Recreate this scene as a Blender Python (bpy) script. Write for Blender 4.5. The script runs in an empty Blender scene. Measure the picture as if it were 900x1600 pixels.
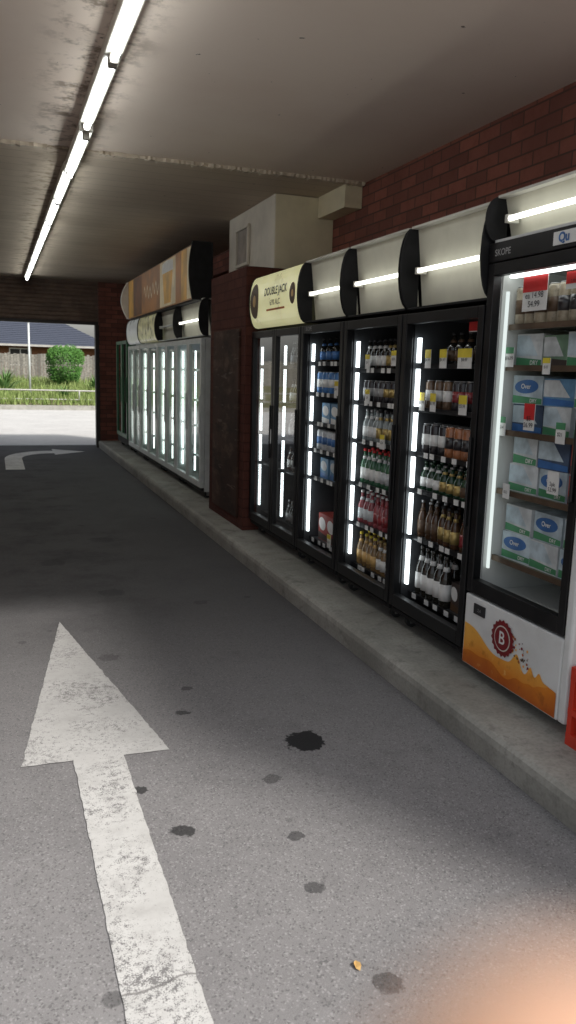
import bpy, bmesh, math, random
from mathutils import Vector, Matrix
random.seed(4)
sc = bpy.context.scene
C = sc.collection
sc.view_settings.view_transform = 'Standard'
sc.view_settings.look = 'None'
sc.view_settings.exposure = 0
PI = math.pi
R = math.radians

# ------------------------------------------------------------------ materials
def newmat(name):
    m = bpy.data.materials.new(name); m.use_nodes = True
    nt = m.node_tree
    for n in list(nt.nodes): nt.nodes.remove(n)
    out = nt.nodes.new('ShaderNodeOutputMaterial')
    return m, nt, out
def nd(nt, t, **kw):
    n = nt.nodes.new(t)
    for k, v in kw.items(): setattr(n, k, v)
    return n
def lk(nt, a, b): nt.links.new(a, b)
def setin(n, **kw):
    for k, v in kw.items(): n.inputs[k.replace('_', ' ')].default_value = v
def c4(c): return (c[0], c[1], c[2], 1)
def math_n(nt, op, a, b=None, c=None, clamp=False):
    n = nd(nt, 'ShaderNodeMath', operation=op); n.use_clamp = clamp
    for i, v in enumerate((a, b, c)):
        if v is None: continue
        if isinstance(v, (int, float)): n.inputs[i].default_value = v
        else: lk(nt, v, n.inputs[i])
    return n.outputs[0]
def mixc(nt, fac, a, b, mode='MIX'):
    n = nd(nt, 'ShaderNodeMix', data_type='RGBA', blend_type=mode)
    for sock, v in ((n.inputs[0], fac), (n.inputs[6], a), (n.inputs[7], b)):
        if isinstance(v, (int, float)): sock.default_value = v
        elif isinstance(v, tuple): sock.default_value = c4(v)
        else: lk(nt, v, sock)
    return n.outputs[2]
def noise(nt, vec, scale, detail=3, rough=.55):
    n = nd(nt, 'ShaderNodeTexNoise'); setin(n, Scale=scale, Detail=detail, Roughness=rough)
    if vec is not None: lk(nt, vec, n.inputs['Vector'])
    return n
def ramp(nt, fac, lo, hi, a=0., b=1.):
    n = nd(nt, 'ShaderNodeMapRange'); n.interpolation_type = 'SMOOTHSTEP'
    lk(nt, fac, n.inputs[0])
    for i, v in enumerate((lo, hi, a, b)): n.inputs[i+1].default_value = v
    return n.outputs[0]
def wpos(nt): return nd(nt, 'ShaderNodeNewGeometry').outputs['Position']
def bump(nt, h, dist=.004, strength=.5):
    n = nd(nt, 'ShaderNodeBump'); setin(n, Distance=dist, Strength=strength)
    lk(nt, h, n.inputs['Height']); return n.outputs[0]
def prin(nt, out, col, rough=.5, metal=0, normal=None, spec=.5, coat=0, emis=None, es=0):
    p = nd(nt, 'ShaderNodeBsdfPrincipled')
    if isinstance(col, tuple): p.inputs['Base Color'].default_value = c4(col)
    else: lk(nt, col, p.inputs['Base Color'])
    if isinstance(rough, (int, float)): p.inputs['Roughness'].default_value = rough
    else: lk(nt, rough, p.inputs['Roughness'])
    p.inputs['Metallic'].default_value = metal
    p.inputs['Specular IOR Level'].default_value = spec
    p.inputs['Coat Weight'].default_value = coat
    if normal is not None: lk(nt, normal, p.inputs['Normal'])
    if emis is not None:
        if isinstance(emis, tuple): p.inputs['Emission Color'].default_value = c4(emis)
        else: lk(nt, emis, p.inputs['Emission Color'])
        p.inputs['Emission Strength'].default_value = es
    lk(nt, p.outputs[0], out.inputs[0]); return p
def pm(name, col, rough=.5, var=.18, scale=9, metal=0, bmp=0, spec=.5, coat=0, es=0, dirt=None, boards=None):
    m, nt, out = newmat(name)
    P = wpos(nt)
    n = noise(nt, P, scale, 4)
    f = ramp(nt, n.outputs[0], .3, .7)
    a = tuple(max(0, c*(1-var)) for c in col); b = tuple(min(1, c*(1+var)) for c in col)
    c = mixc(nt, f, a, b)
    if dirt:
        n2 = noise(nt, P, 3.5, 6, .65)
        c = mixc(nt, ramp(nt, n2.outputs[0], .5, .75, 0, dirt[0]), c, dirt[1])
    if boards:
        sp = nd(nt, 'ShaderNodeSeparateXYZ'); lk(nt, P, sp.inputs[0])
        q = math_n(nt, 'FLOOR', math_n(nt, 'MULTIPLY', math_n(nt, 'ADD', sp.outputs[0], 14.0), 1/boards))
        wn = nd(nt, 'ShaderNodeTexWhiteNoise', noise_dimensions='1D'); lk(nt, q, wn.inputs['W'])
        c = mixc(nt, math_n(nt, 'MULTIPLY', wn.outputs[0], .75), c, tuple(x*.35 for x in col))
    nrm = None
    if bmp:
        n3 = noise(nt, P, scale*8, 3); nrm = bump(nt, n3.outputs[0], bmp)
    rr = math_n(nt, 'MULTIPLY_ADD', n.outputs[0], .2, max(0, rough-.1))
    prin(nt, out, c, rr, metal, nrm, spec, coat, c if es else None, es)
    return m
def emit(name, col, s):
    m, nt, out = newmat(name)
    e = nd(nt, 'ShaderNodeEmission'); e.inputs[0].default_value = c4(col); e.inputs[1].default_value = s
    lk(nt, e.outputs[0], out.inputs[0]); return m
M = {}
def mk_asphalt(name, dark, light, stains=()):
    m, nt, out = newmat(name); P = wpos(nt)
    fine = noise(nt, P, 380, 2, .6)
    v = nd(nt, 'ShaderNodeTexVoronoi'); setin(v, Scale=180); lk(nt, P, v.inputs['Vector'])
    big = noise(nt, P, .8, 6, .62); mid = noise(nt, P, 4.5, 6, .68)
    c = mixc(nt, ramp(nt, big.outputs[0], .3, .7), dark, light)
    c = mixc(nt, ramp(nt, mid.outputs[0], .48, .75, 0, .45), c, tuple(x*.6 for x in dark))
    c = mixc(nt, ramp(nt, fine.outputs[0], .35, .75, 0, .5), c, tuple(min(1, x*1.45) for x in light))
    bw = nd(nt, 'ShaderNodeRGBToBW'); lk(nt, v.outputs['Color'], bw.inputs[0])
    c = mixc(nt, ramp(nt, bw.outputs[0], .74, .86, 0, .4), c, tuple(min(1, x*1.75) for x in light))
    c = mixc(nt, ramp(nt, bw.outputs[0], .28, .15, 0, .5), c, tuple(x*.4 for x in dark))
    if stains:
        wob = noise(nt, P, 16, 4, .65)
        sp = nd(nt, 'ShaderNodeSeparateXYZ'); lk(nt, P, sp.inputs[0])
        w = math_n(nt, 'MULTIPLY_ADD', wob.outputs[0], 1.6, -.8)
        # oil darkening plus painted-in shade of the covered lane; daylit mouth left paler
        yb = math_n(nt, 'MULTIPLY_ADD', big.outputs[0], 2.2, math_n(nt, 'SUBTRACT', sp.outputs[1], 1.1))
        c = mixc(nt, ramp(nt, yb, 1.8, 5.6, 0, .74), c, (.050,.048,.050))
        dr = noise(nt, P, 1.7, 6, .7)
        band = math_n(nt, 'MULTIPLY', ramp(nt, math_n(nt, 'ABSOLUTE', math_n(nt, 'SUBTRACT', sp.outputs[0], .5)), 1.2, .1), ramp(nt, dr.outputs[0], .42, .68))
        band = math_n(nt, 'MULTIPLY', band, ramp(nt, sp.outputs[1], 3.6, 6.5))
        c = mixc(nt, math_n(nt, 'MULTIPLY', band, .5), c, (.022,.021,.022))
        v2 = nd(nt, 'ShaderNodeTexVoronoi'); setin(v2, Scale=3.2, Randomness=1.0); lk(nt, P, v2.inputs['Vector'])
        vb = nd(nt, 'ShaderNodeRGBToBW'); lk(nt, v2.outputs['Color'], vb.inputs[0])
        rad = math_n(nt, 'MULTIPLY', ramp(nt, vb.outputs[0], .42, .8), .11)
        dd = math_n(nt, 'MULTIPLY_ADD', w, .05, v2.outputs['Distance'])
        sm = ramp(nt, math_n(nt, 'SUBTRACT', dd, rad), .0, -.025, 0, .45)
        c = mixc(nt, sm, c, (.03,.03,.031))
        for (sx, sy, r, st) in stains:
            dx = math_n(nt, 'SUBTRACT', sp.outputs[0], sx); dy = math_n(nt, 'SUBTRACT', sp.outputs[1], sy)
            d = math_n(nt, 'SQRT', math_n(nt, 'ADD', math_n(nt, 'MULTIPLY', dx, dx), math_n(nt, 'MULTIPLY', dy, dy)))
            d = math_n(nt, 'MULTIPLY_ADD', w, r*1.5, d)
            c = mixc(nt, ramp(nt, d, r*1.08, r*.85, 0, st), c, (.014, .014, .015))
    h = math_n(nt, 'ADD', fine.outputs[0], v.outputs['Distance'])
    prin(nt, out, c, .88, 0, bump(nt, h, .002, .45), .3)
    return m
ST = [(1.225,3.03,.088,.97),(.567,2.51,.042,.8),(.78,3.47,.032,.7),(.475,2.83,.028,.8),(.98,2.76,.035,.5),(.934,2.36,.03,.6),
      (.896,2.08,.032,.6),(.934,1.654,.04,.6),(.86,3.75,.03,.55),(.55,4.3,.06,.35),(.75,5.6,.09,.3),(.4,6.6,.1,.35),(.9,7.4,.12,.3),(1.3,5.2,.05,.3)]
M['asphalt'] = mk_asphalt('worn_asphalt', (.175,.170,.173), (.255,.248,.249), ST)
M['street'] = mk_asphalt('street_asphalt', (.48,.47,.455), (.58,.57,.55))
def mk_concrete(name, a, b):
    m, nt, out = newmat(name); P = wpos(nt)
    n1 = noise(nt, P, 2.2, 7, .65); n2 = noise(nt, P, 60, 4, .6); n3 = noise(nt, P, 9, 6, .7)
    c = mixc(nt, ramp(nt, n1.outputs[0], .3, .7), a, b)
    c = mixc(nt, ramp(nt, n3.outputs[0], .52, .72, 0, .6), c, tuple(x*.4 for x in a))
    c = mixc(nt, ramp(nt, n2.outputs[0], .4, .7, 0, .3), c, tuple(x*.6 for x in a))
    prin(nt, out, c, .85, 0, bump(nt, n2.outputs[0], .004, .5), .3); return m
M['concrete'] = mk_concrete('kerb_concrete', (.27,.265,.235), (.42,.41,.37))
M['bed'] = mk_concrete('garden_soil', (.12,.12,.05), (.22,.20,.10))
def mk_brick(name, a, b, mortar, w=.24, h=.086, soft=1.0):
    m, nt, out = newmat(name); P = wpos(nt)
    sp = nd(nt, 'ShaderNodeSeparateXYZ'); lk(nt, P, sp.inputs[0])
    cb = nd(nt, 'ShaderNodeCombineXYZ')
    lk(nt, math_n(nt, 'ADD', sp.outputs[0], sp.outputs[1]), cb.inputs[0]); lk(nt, sp.outputs[2], cb.inputs[1])
    br = nd(nt, 'ShaderNodeTexBrick')
    setin(br, Scale=1.0, Mortar_Size=.006, Mortar_Smooth=.3, Bias=0.0, Brick_Width=w, Row_Height=h)
    br.inputs['Color1'].default_value = c4(a); br.inputs['Color2'].default_value = c4(b); br.inputs['Mortar'].default_value = c4(mortar)
    lk(nt, cb.outputs[0], br.inputs['Vector'])
    n1 = noise(nt, P, 14, 5, .65); n2 = noise(nt, P, 1.6, 4)
    c = mixc(nt, ramp(nt, n1.outputs[0], .4, .8, 0, .45), br.outputs['Color'], tuple(x*.5 for x in a))
    c = mixc(nt, ramp(nt, n2.outputs[0], .45, .75, 0, .3), c, tuple(x*.6 for x in b))
    h2 = math_n(nt, 'MULTIPLY_ADD', n1.outputs[0], .3, math_n(nt, 'SUBTRACT', 1.0, br.outputs['Fac']))
    prin(nt, out, c, .9, 0, bump(nt, h2, .007*soft, .7), .15); return m
M['brick'] = mk_brick('red_brick', (.32,.122,.090), (.18,.076,.062), (.10,.066,.056), .235, .083)
M['pillar'] = mk_brick('maroon_painted_brick', (.105,.040,.030), (.088,.033,.026), (.065,.026,.021), soft=.6)
M['housebrick'] = mk_brick('house_brick', (.24,.11,.06), (.19,.09,.05), (.16,.10,.065))
def mk_ceiling(name, col, dirty, boards):
    m, nt, out = newmat(name); P = wpos(nt)
    sp = nd(nt, 'ShaderNodeSeparateXYZ'); lk(nt, P, sp.inputs[0])
    n1 = noise(nt, P, .9, 6, .6); n2 = noise(nt, P, 7, 7, .7); n3 = noise(nt, P, 17, 3, .5)
    c = mixc(nt, ramp(nt, n1.outputs[0], .35, .75, 0, .6), col, dirty)
    d = math_n(nt, 'ABSOLUTE', math_n(nt, 'SUBTRACT', sp.outputs[0], .55))
    soot = math_n(nt, 'MULTIPLY', ramp(nt, d, .36, .03), ramp(nt, n2.outputs[0], .46, .64))
    c = mixc(nt, math_n(nt, 'MULTIPLY', soot, .8), c, (.17,.125,.09))
    c = mixc(nt, ramp(nt, n3.outputs[0], .73, .77, 0, .8), c, (.06,.05,.04))
    nrm = None
    if boards:
        fr = math_n(nt, 'FRACT', math_n(nt, 'MULTIPLY', sp.outputs[1], 4.5))
        g = ramp(nt, fr, .0, .07)
        c = mixc(nt, ramp(nt, g, 1, 0, 0, .55), c, tuple(x*.35 for x in dirty))
        pb = math_n(nt, 'FLOOR', math_n(nt, 'MULTIPLY', sp.outputs[1], 4.5))
        wn = nd(nt, 'ShaderNodeTexWhiteNoise', noise_dimensions='1D'); lk(nt, pb, wn.inputs['W'])
        c = mixc(nt, math_n(nt, 'MULTIPLY', wn.outputs[0], .35), c, dirty)
        nrm = bump(nt, g, .004, .3)
    prin(nt, out, c, 1.0, 0, nrm, 0.0); return m
M['ceil'] = mk_ceiling('painted_ceiling', (.80,.70,.61), (.72,.605,.515), False)
M['ceil2'] = mk_ceiling('boarded_ceiling', (.64,.555,.45), (.46,.385,.30), True)
def mk_paint(name, bias, arrow_y=True, k=1.0):
    m, nt, out = newmat(name); P = wpos(nt)
    n1 = noise(nt, P, 45, 5, .75); n2 = noise(nt, P, 3, 5, .6); n3 = noise(nt, P, 220, 2, .6); n4 = noise(nt, P, 9, 5, .7)
    s = math_n(nt, 'ADD', math_n(nt, 'MULTIPLY', n1.outputs[0], .55), math_n(nt, 'MULTIPLY', n2.outputs[0], .5))
    s = math_n(nt, 'MULTIPLY_ADD', n3.outputs[0], .45, s)
    f = ramp(nt, s, bias, bias+.10)
    c = mixc(nt, ramp(nt, n2.outputs[0], .3, .7), (.54*k,.535*k,.52*k), (.66*k,.655*k,.64*k))
    c = mixc(nt, ramp(nt, n4.outputs[0], .42, .75, 0, .5), c, (.34,.33,.32))
    if arrow_y:
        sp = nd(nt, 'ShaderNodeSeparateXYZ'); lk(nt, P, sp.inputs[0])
        c = mixc(nt, ramp(nt, sp.outputs[1], 2.5, 3.8, 0, .5), c, (.24,.235,.23))  # paint greyer along Y towards the arrow head
        nw = noise(nt, P, 8, 3)
        cr_ = math_n(nt, 'ABSOLUTE', math_n(nt, 'SUBTRACT', math_n(nt, 'MULTIPLY_ADD', nw.outputs[0], .08, sp.outputs[1]), 1.87))
        c = mixc(nt, ramp(nt, cr_, .006, .002, 0, .7), c, (.15,.14,.135))
    c = mixc(nt, math_n(nt, 'MULTIPLY', f, .9), c, (.16,.155,.155))
    prin(nt, out, c, .85, 0, bump(nt, n3.outputs[0], .002, .4), .2); return m
M['paint'] = mk_paint('worn_white_paint', .76)
M['paint_faded'] = mk_paint('faded_white_paint', .90, False, 1.3)
def mk_rust():
    m, nt, out = newmat('scuffed_brown_panel'); P = wpos(nt)
    mp = nd(nt, 'ShaderNodeMapping'); mp.inputs['Scale'].default_value = (1, .7, 1.5); lk(nt, P, mp.inputs[0])
    n1 = noise(nt, mp.outputs[0], 3.4, 7, .68); n2 = noise(nt, P, 1.6, 3); n3 = noise(nt, mp.outputs[0], 5, 6, .7)
    mp2 = nd(nt, 'ShaderNodeMapping'); mp2.inputs['Scale'].default_value = (1, 1.6, 16.0); lk(nt, P, mp2.inputs[0])
    n4 = noise(nt, mp2.outputs[0], 1.6, 4, .6)
    c = mixc(nt, ramp(nt, n2.outputs[0], .35, .7), (.046,.024,.018), (.078,.040,.029))
    c = mixc(nt, ramp(nt, n1.outputs[0], .50, .68, 0, .7), c, (.14,.092,.066))
    c = mixc(nt, ramp(nt, n3.outputs[0], .50, .62, 0, .75), c, (.026,.016,.013))
    c = mixc(nt, ramp(nt, n4.outputs[0], .63, .68, 0, .5), c, (.20,.155,.125))
    prin(nt, out, c, .7, .0, bump(nt, n1.outputs[0], .004, .3), .15); return m
M['rust'] = mk_rust()
def mk_glass(name, tint=(.95,.97,.96), k=1.0):
    m, nt, out = newmat(name)
    t = nd(nt, 'ShaderNodeBsdfTransparent'); t.inputs[0].default_value = c4(tint)
    g = nd(nt, 'ShaderNodeBsdfGlossy'); g.inputs['Roughness'].default_value = .03
    lw = nd(nt, 'ShaderNodeLayerWeight'); lw.inputs[0].default_value = .5
    f = math_n(nt, 'POWER', lw.outputs['Facing'], 3.0)
    f = math_n(nt, 'MULTIPLY_ADD', f, .9*k, .06, clamp=True)
    mx = nd(nt, 'ShaderNodeMixShader'); lk(nt, f, mx.inputs[0])
    lk(nt, t.outputs[0], mx.inputs[1]); lk(nt, g.outputs[0], mx.inputs[2]); lk(nt, mx.outputs[0], out.inputs[0]); return m
M['glass'] = mk_glass('door_glass', k=1.6)
M['glass_green'] = mk_glass('greenish_glass', (.84,.93,.89), .55)
def mk_leaf(name, a, b):
    m, nt, out = newmat(name); P = wpos(nt)
    n = noise(nt, P, 6, 4, .7); n2 = noise(nt, P, 35, 2)
    c = mixc(nt, ramp(nt, n.outputs[0], .3, .7), a, b)
    c = mixc(nt, ramp(nt, n2.outputs[0], .45, .75, 0, .5), c, tuple(x*.5 for x in a))
    prin(nt, out, c, .6, 0, None, .3); return m
M['leaf'] = mk_leaf('clipped_leaf', (.05,.15,.03), (.12,.28,.05))
M['grass'] = mk_leaf('dry_grass', (.15,.24,.05), (.34,.40,.15))
M['spiky'] = mk_leaf('spiky_leaf', (.08,.19,.05), (.18,.32,.10))
M['bark'] = pm('bark', (.12,.085,.06), .9, .3, 20, bmp=.01)
M['tile'] = pm('blue_grey_tile', (.065,.075,.105), .6, .3, 30)
M['paling'] = pm('grey_paling', (.30,.285,.25), .9, .3, 9, bmp=.004, dirt=(.5,(.17,.16,.14)), boards=.15)
M['white'] = pm('white_enamel', (.72,.73,.72), .4, .06, 5, dirt=(.25,(.45,.43,.4)))
M['headpanel'] = pm('header_reflector', (.62,.61,.51), .5, .06, 5, dirt=(.25,(.44,.42,.34)))
M['offwhite'] = pm('offwhite_panel', (.62,.61,.55), .5, .1, 4, dirt=(.4,(.40,.37,.32)))
M['railpaint'] = pm('weathered_rail_paint', (.46,.45,.42), .6, .1, 4, dirt=(.4,(.30,.28,.24)))
M['cream'] = pm('cream_sheet', (.72,.66,.48), .6, .08, 3, dirt=(.4,(.52,.46,.33)))
M['strip'] = pm('peeling_cover_strip', (.56,.49,.39), .8, .1, 12, dirt=(.9,(.22,.17,.12)))
M['creamgrey'] = pm('grey_cream_sheet', (.62,.575,.49), .6, .08, 3, dirt=(.4,(.42,.38,.32)))
M['black'] = pm('black_enamel', (.010,.010,.011), .35, .3, 8, spec=.35)
M['blackmatt'] = pm('matt_black_plastic', (.012,.012,.013), .65, .3, 12, spec=.25)
M['liner'] = pm('dark_liner', (.035,.037,.04), .5, .2, 6)
M['linerwhite'] = pm('white_liner', (.62,.635,.61), .45, .06, 5)
M['alu'] = pm('pale_aluminium', (.60,.63,.62), .4, .08, 7, metal=.1)
M['brownrail'] = pm('bronze_shelf_rail', (.13,.09,.06), .4, .2, 8, metal=.4)
M['shelf'] = pm('grey_shelf', (.10,.105,.11), .45, .2, 8, metal=.4)
M['rubber'] = pm('rubber', (.02,.02,.02), .8, .2, 20)
M['steel'] = pm('dull_steel', (.3,.3,.3), .4, .2, 14, metal=.8)
M['greenpaint'] = pm('green_enamel', (.02,.13,.05), .4, .2, 6)
M['shutter'] = pm('brown_shutter', (.15,.10,.075), .6, .25, 6, dirt=(.4,(.08,.055,.045)))
M['track'] = pm('dark_track', (.035,.028,.026), .6, .2, 9)
M['vent'] = pm('brown_grey_vent', (.27,.235,.20), .6, .2, 9, dirt=(.4,(.17,.145,.125)))
M['holder'] = pm('grey_lamp_holder', (.28,.26,.23), .6, .2, 9)
M['redcrate'] = pm('red_crate_plastic', (.62,.045,.02), .45, .12, 8, dirt=(.3,(.4,.03,.02)))
M['orange'] = pm('orange_print', (.62,.22,.03), .4, .25, 10)
M['orange2'] = pm('deep_orange_print', (.45,.11,.015), .4, .3, 14)
M['amberprint'] = pm('amber_print', (.60,.38,.14), .4, .2, 12)
def mk_splash(name, z0, z1, lo, hi, pale):
    m, nt, out = newmat(name); P = wpos(nt)
    sp = nd(nt, 'ShaderNodeSeparateXYZ'); lk(nt, P, sp.inputs[0])
    n = noise(nt, P, 6, 4, .5); n2 = noise(nt, P, 15, 4, .55)
    h = math_n(nt, 'MULTIPLY_ADD', n.outputs[0], .18, math_n(nt, 'SUBTRACT', sp.outputs[2], .09))
    c = mixc(nt, ramp(nt, h, z0, z1), lo, hi)
    c = mixc(nt, ramp(nt, n2.outputs[0], .55, .72, 0, .5), c, tuple(x*.6 for x in lo))
    c = mixc(nt, ramp(nt, n2.outputs[0], .40, .26, 0, pale), c, (.92,.66,.24))
    prin(nt, out, c, .35); return m
M['splash'] = mk_splash('amber_splash_print', .20, .42, (.70,.20,.01), (.92,.47,.08), .6)
M['splash2'] = mk_splash('orange_splash_print', .18, .38, (.45,.09,.005), (.80,.27,.02), .3)
M['red'] = pm('maroon_print', (.20,.012,.016), .4, .15, 10)
M['redbright'] = pm('bright_red_print', (.60,.03,.03), .5, .1, 10)
M['yellow'] = pm('yellow_card', (.72,.58,.05), .6, .1, 10)
M['card'] = pm('white_card', (.72,.72,.70), .6, .06, 10)
M['ink'] = pm('black_ink', (.02,.02,.022), .6, .1, 10)
M['grey_ink'] = pm('grey_lettering', (.34,.34,.34), .5, .1, 10)
M['blue'] = pm('blue_print', (.05,.15,.38), .4, .2, 12)
M['greenprint'] = pm('green_print', (.07,.26,.12), .5, .1, 10)
M['brown_print'] = pm('brown_print', (.09,.05,.025), .5, .2, 10)
M['signdull'] = pm('orange_sign_face', (.36,.155,.045), .5, .3, 3, es=.05)  # the sign is unlit; a faint glow is added to all its face colours
M['signbrown'] = pm('brown_sign_face', (.17,.075,.035), .5, .35, 5, es=.04)
M['signpale'] = pm('pale_sign_face', (.62,.52,.33), .5, .18, 4, es=.08)
M['signyel'] = pm('amber_sign_face', (.56,.31,.06), .5, .25, 4, es=.07)
M['tube'] = emit('fluorescent_tube', (.97,1.0,.98), 13)
M['htube'] = emit('header_tube', (1.0,1.0,.92), 3.4)
M['led'] = emit('cool_led_strip', (.88,.97,1.0), 4.0)
M['ledweak'] = emit('soft_led_strip', (.90,1.0,.97), 3.2)
M['filltop'] = emit('hidden_fill_strip', (.95,1.0,.98), 4.0)  # fill light added inside the nearest fridge
M['signlit'] = pm('lit_cream_sign', (.66,.64,.36), .3, .10, 5, es=.5)
M['sign_grey'] = pm('grey_header_face', (.50,.52,.51), .3, .1, 5, es=.22)
M['sign_yellow'] = pm('yellowish_header_face', (.46,.44,.26), .3, .4, 9, es=.20)

# ------------------------------------------------------------------ mesh helpers
class MB:
    def __init__(s): s.v = []; s.f = []; s.m = []; s.s = []
    def face(s, idx, mi=0, sm=False): s.f.append(tuple(idx)); s.m.append(mi); s.s.append(sm)
    def box(s, x0, x1, y0, y1, z0, z1, mi=0):
        if x0 > x1: x0, x1 = x1, x0
        if y0 > y1: y0, y1 = y1, y0
        if z0 > z1: z0, z1 = z1, z0
        b = len(s.v)
        s.v += [(x, y, z) for z in (z0, z1) for y in (y0, y1) for x in (x0, x1)]
        for q in ((0,2,3,1),(4,5,7,6),(0,1,5,4),(2,6,7,3),(0,4,6,2),(1,3,7,5)): s.face([b+i for i in q], mi)
        return s
    def quad(s, a, b, c, d, mi=0):
        n = len(s.v); s.v += [tuple(a), tuple(b), tuple(c), tuple(d)]; s.face((n,n+1,n+2,n+3), mi); return s
    def poly(s, pts, mi=0):
        n = len(s.v); s.v += [tuple(p) for p in pts]; s.face(range(n, n+len(pts)), mi); return s
    def lathe(s, prof, segs=14, o=(0,0,0), mi=0):
        b = len(s.v)
        for (r, z) in prof:
            for k in range(segs):
                a = 2*PI*k/segs; s.v.append((o[0]+r*math.cos(a), o[1]+r*math.sin(a), o[2]+z))
        for i in range(len(prof)-1):
            for k in range(segs):
                k2 = (k+1) % segs
                s.face((b+i*segs+k, b+i*segs+k2, b+(i+1)*segs+k2, b+(i+1)*segs+k), mi, True)
        s.face([b+k for k in range(segs)][::-1], mi); t = b+(len(prof)-1)*segs; s.face([t+k for k in range(segs)], mi)
        return s
    def tube(s, p0, p1, r0, r1=None, segs=10, mi=0):
        r1 = r0 if r1 is None else r1
        p0 = Vector(p0); p1 = Vector(p1); d = (p1-p0).normalized()
        u = d.orthogonal().normalized(); w = d.cross(u); b = len(s.v)
        for (p, r) in ((p0, r0), (p1, r1)):
            for k in range(segs):
                a = 2*PI*k/segs; s.v.append(tuple(p+u*r*math.cos(a)+w*r*math.sin(a)))
        for k in range(segs):
            k2 = (k+1) % segs; s.face((b+k, b+k2, b+segs+k2, b+segs+k), mi, True)
        s.face([b+k for k in range(segs)][::-1], mi); s.face([b+segs+k for k in range(segs)], mi)
        return s
    def prism_y(s, pts, y0, y1, mi=0):      # pts in (x,z)
        n = len(pts); b = len(s.v)
        s.v += [(x, y0, z) for x, z in pts] + [(x, y1, z) for x, z in pts]
        s.face(range(b, b+n), mi); s.face(list(range(b+n, b+2*n))[::-1], mi)
        for k in range(n):
            k2 = (k+1) % n; s.face((b+k2, b+k, b+n+k, b+n+k2), mi)
        return s
    def mesh(s, name, mats):
        me = bpy.data.meshes.new(name); me.from_pydata(s.v, [], s.f)
        for m in (mats if isinstance(mats, (list, tuple)) else [mats]): me.materials.append(m)
        me.polygons.foreach_set('material_index', s.m); me.polygons.foreach_set('use_smooth', s.s)
        me.update(); return me
    def build(s, name, mats, parent=None, loc=(0,0,0), bevel=0, fix=True):
        me = s.mesh(name, mats)
        if fix:
            bm = bmesh.new(); bm.from_mesh(me); bmesh.ops.recalc_face_normals(bm, faces=bm.faces); bm.to_mesh(me); bm.free()
        return link(name, me, parent, loc, bevel)
def link(name, me, parent=None, loc=(0,0,0), bevel=0):
    o = bpy.data.objects.new(name, me); C.objects.link(o); o.location = loc
    if parent: o.parent = parent
    if bevel:
        b = o.modifiers.new('bevel', 'BEVEL'); b.width = bevel; b.segments = 2; b.limit_method = 'ANGLE'
    return o
def tag(o, label, cat, group=None):
    o['label'] = label; o['category'] = cat
    if group: o['group'] = group
    return o
def thing(name, label, cat, loc=(0,0,0), group=None):
    o = bpy.data.objects.new(name, None); C.objects.link(o); o.location = loc; o.empty_display_size = .1
    return tag(o, label, cat, group)
def struct(o): o['kind'] = 'structure'; return o
TC = {}
TXM = Matrix(((0,0,-1,0),(-1,0,0,0),(0,1,0,0),(0,0,0,1)))     # lettering that faces -X
def textmesh(s, size, mat, align='CENTER', warp=None, bold=0):
    key = (s, size, mat.name, align, bool(warp), bold)
    if key in TC: return TC[key]
    cu = bpy.data.curves.new('lettering', 'FONT'); cu.body = s; cu.size = size; cu.align_x = align; cu.align_y = 'CENTER'; cu.offset = bold
    o = bpy.data.objects.new('lettering_source', cu); C.objects.link(o)
    bpy.context.view_layer.update()
    me = bpy.data.meshes.new_from_object(o.evaluated_get(bpy.context.evaluated_depsgraph_get()))
    bpy.data.objects.remove(o); me.name = 'lettering'
    me.transform(TXM)
    me.materials.clear(); me.materials.append(mat)
    TC[key] = me; return me
def text(s, size, mat, parent, loc, align='CENTER', name='lettering', bold=0):
    return link(name, textmesh(s, size, mat, align, None, bold), parent, loc)

# ------------------------------------------------------------------ ground and roads
KT = .136   # kerb height
CE = 3.18   # ceiling height
struct(MB().quad((-400,-400,-.02),(400,-400,-.02),(400,600,-.02),(-400,600,-.02)).build('ground', M['bed']))
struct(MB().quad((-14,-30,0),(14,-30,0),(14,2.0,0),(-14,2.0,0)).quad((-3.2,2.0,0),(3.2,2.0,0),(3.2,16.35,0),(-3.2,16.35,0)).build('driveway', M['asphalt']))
struct(MB().quad((-60,16.35,-.004),(60,16.35,-.004),(60,29.6,-.004),(-60,29.6,-.004)).build('road', M['street']))
kb = MB()
prof = [(1.9,0),(1.892,.09),(1.897,KT-.018),(1.912,KT-.003),(1.93,KT),(3.0,KT),(3.0,0)]
kb.prism_y(prof, -.4, 16.02)
struct(kb.build('kerb', M['concrete']))
SWAP = Matrix(((0,1,0,0),(1,0,0,0),(0,0,1,0),(0,0,0,1)))
def swapxy(o):
    o.data.transform(SWAP); o.data.flip_normals(); return o
kb = MB(); kb.prism_y([(29.45,-.02),(29.47,.14),(29.6,.15),(29.75,.15),(29.75,-.02)], -30, 30)
struct(swapxy(kb.build('street_kerb', M['concrete'])))
gb = MB()
nx, ny = 30, 12
def bedz(x, y): return .13+.5*max(0, min(1, (y-29.7)/14))+.05*math.sin(x*1.7+y)*min(1, (y-29.6)*.3)
for j in range(ny+1):
    for i in range(nx+1):
        x = -20+40*i/nx; y = 29.72+20*j/ny; gb.v.append((x, y, bedz(x, y)))
for j in range(ny):
    for i in range(nx):
        a = j*(nx+1)+i; gb.face((a, a+1, a+nx+2, a+nx+1), 0, True)
struct(gb.build('garden_bed', M['bed']))

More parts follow.
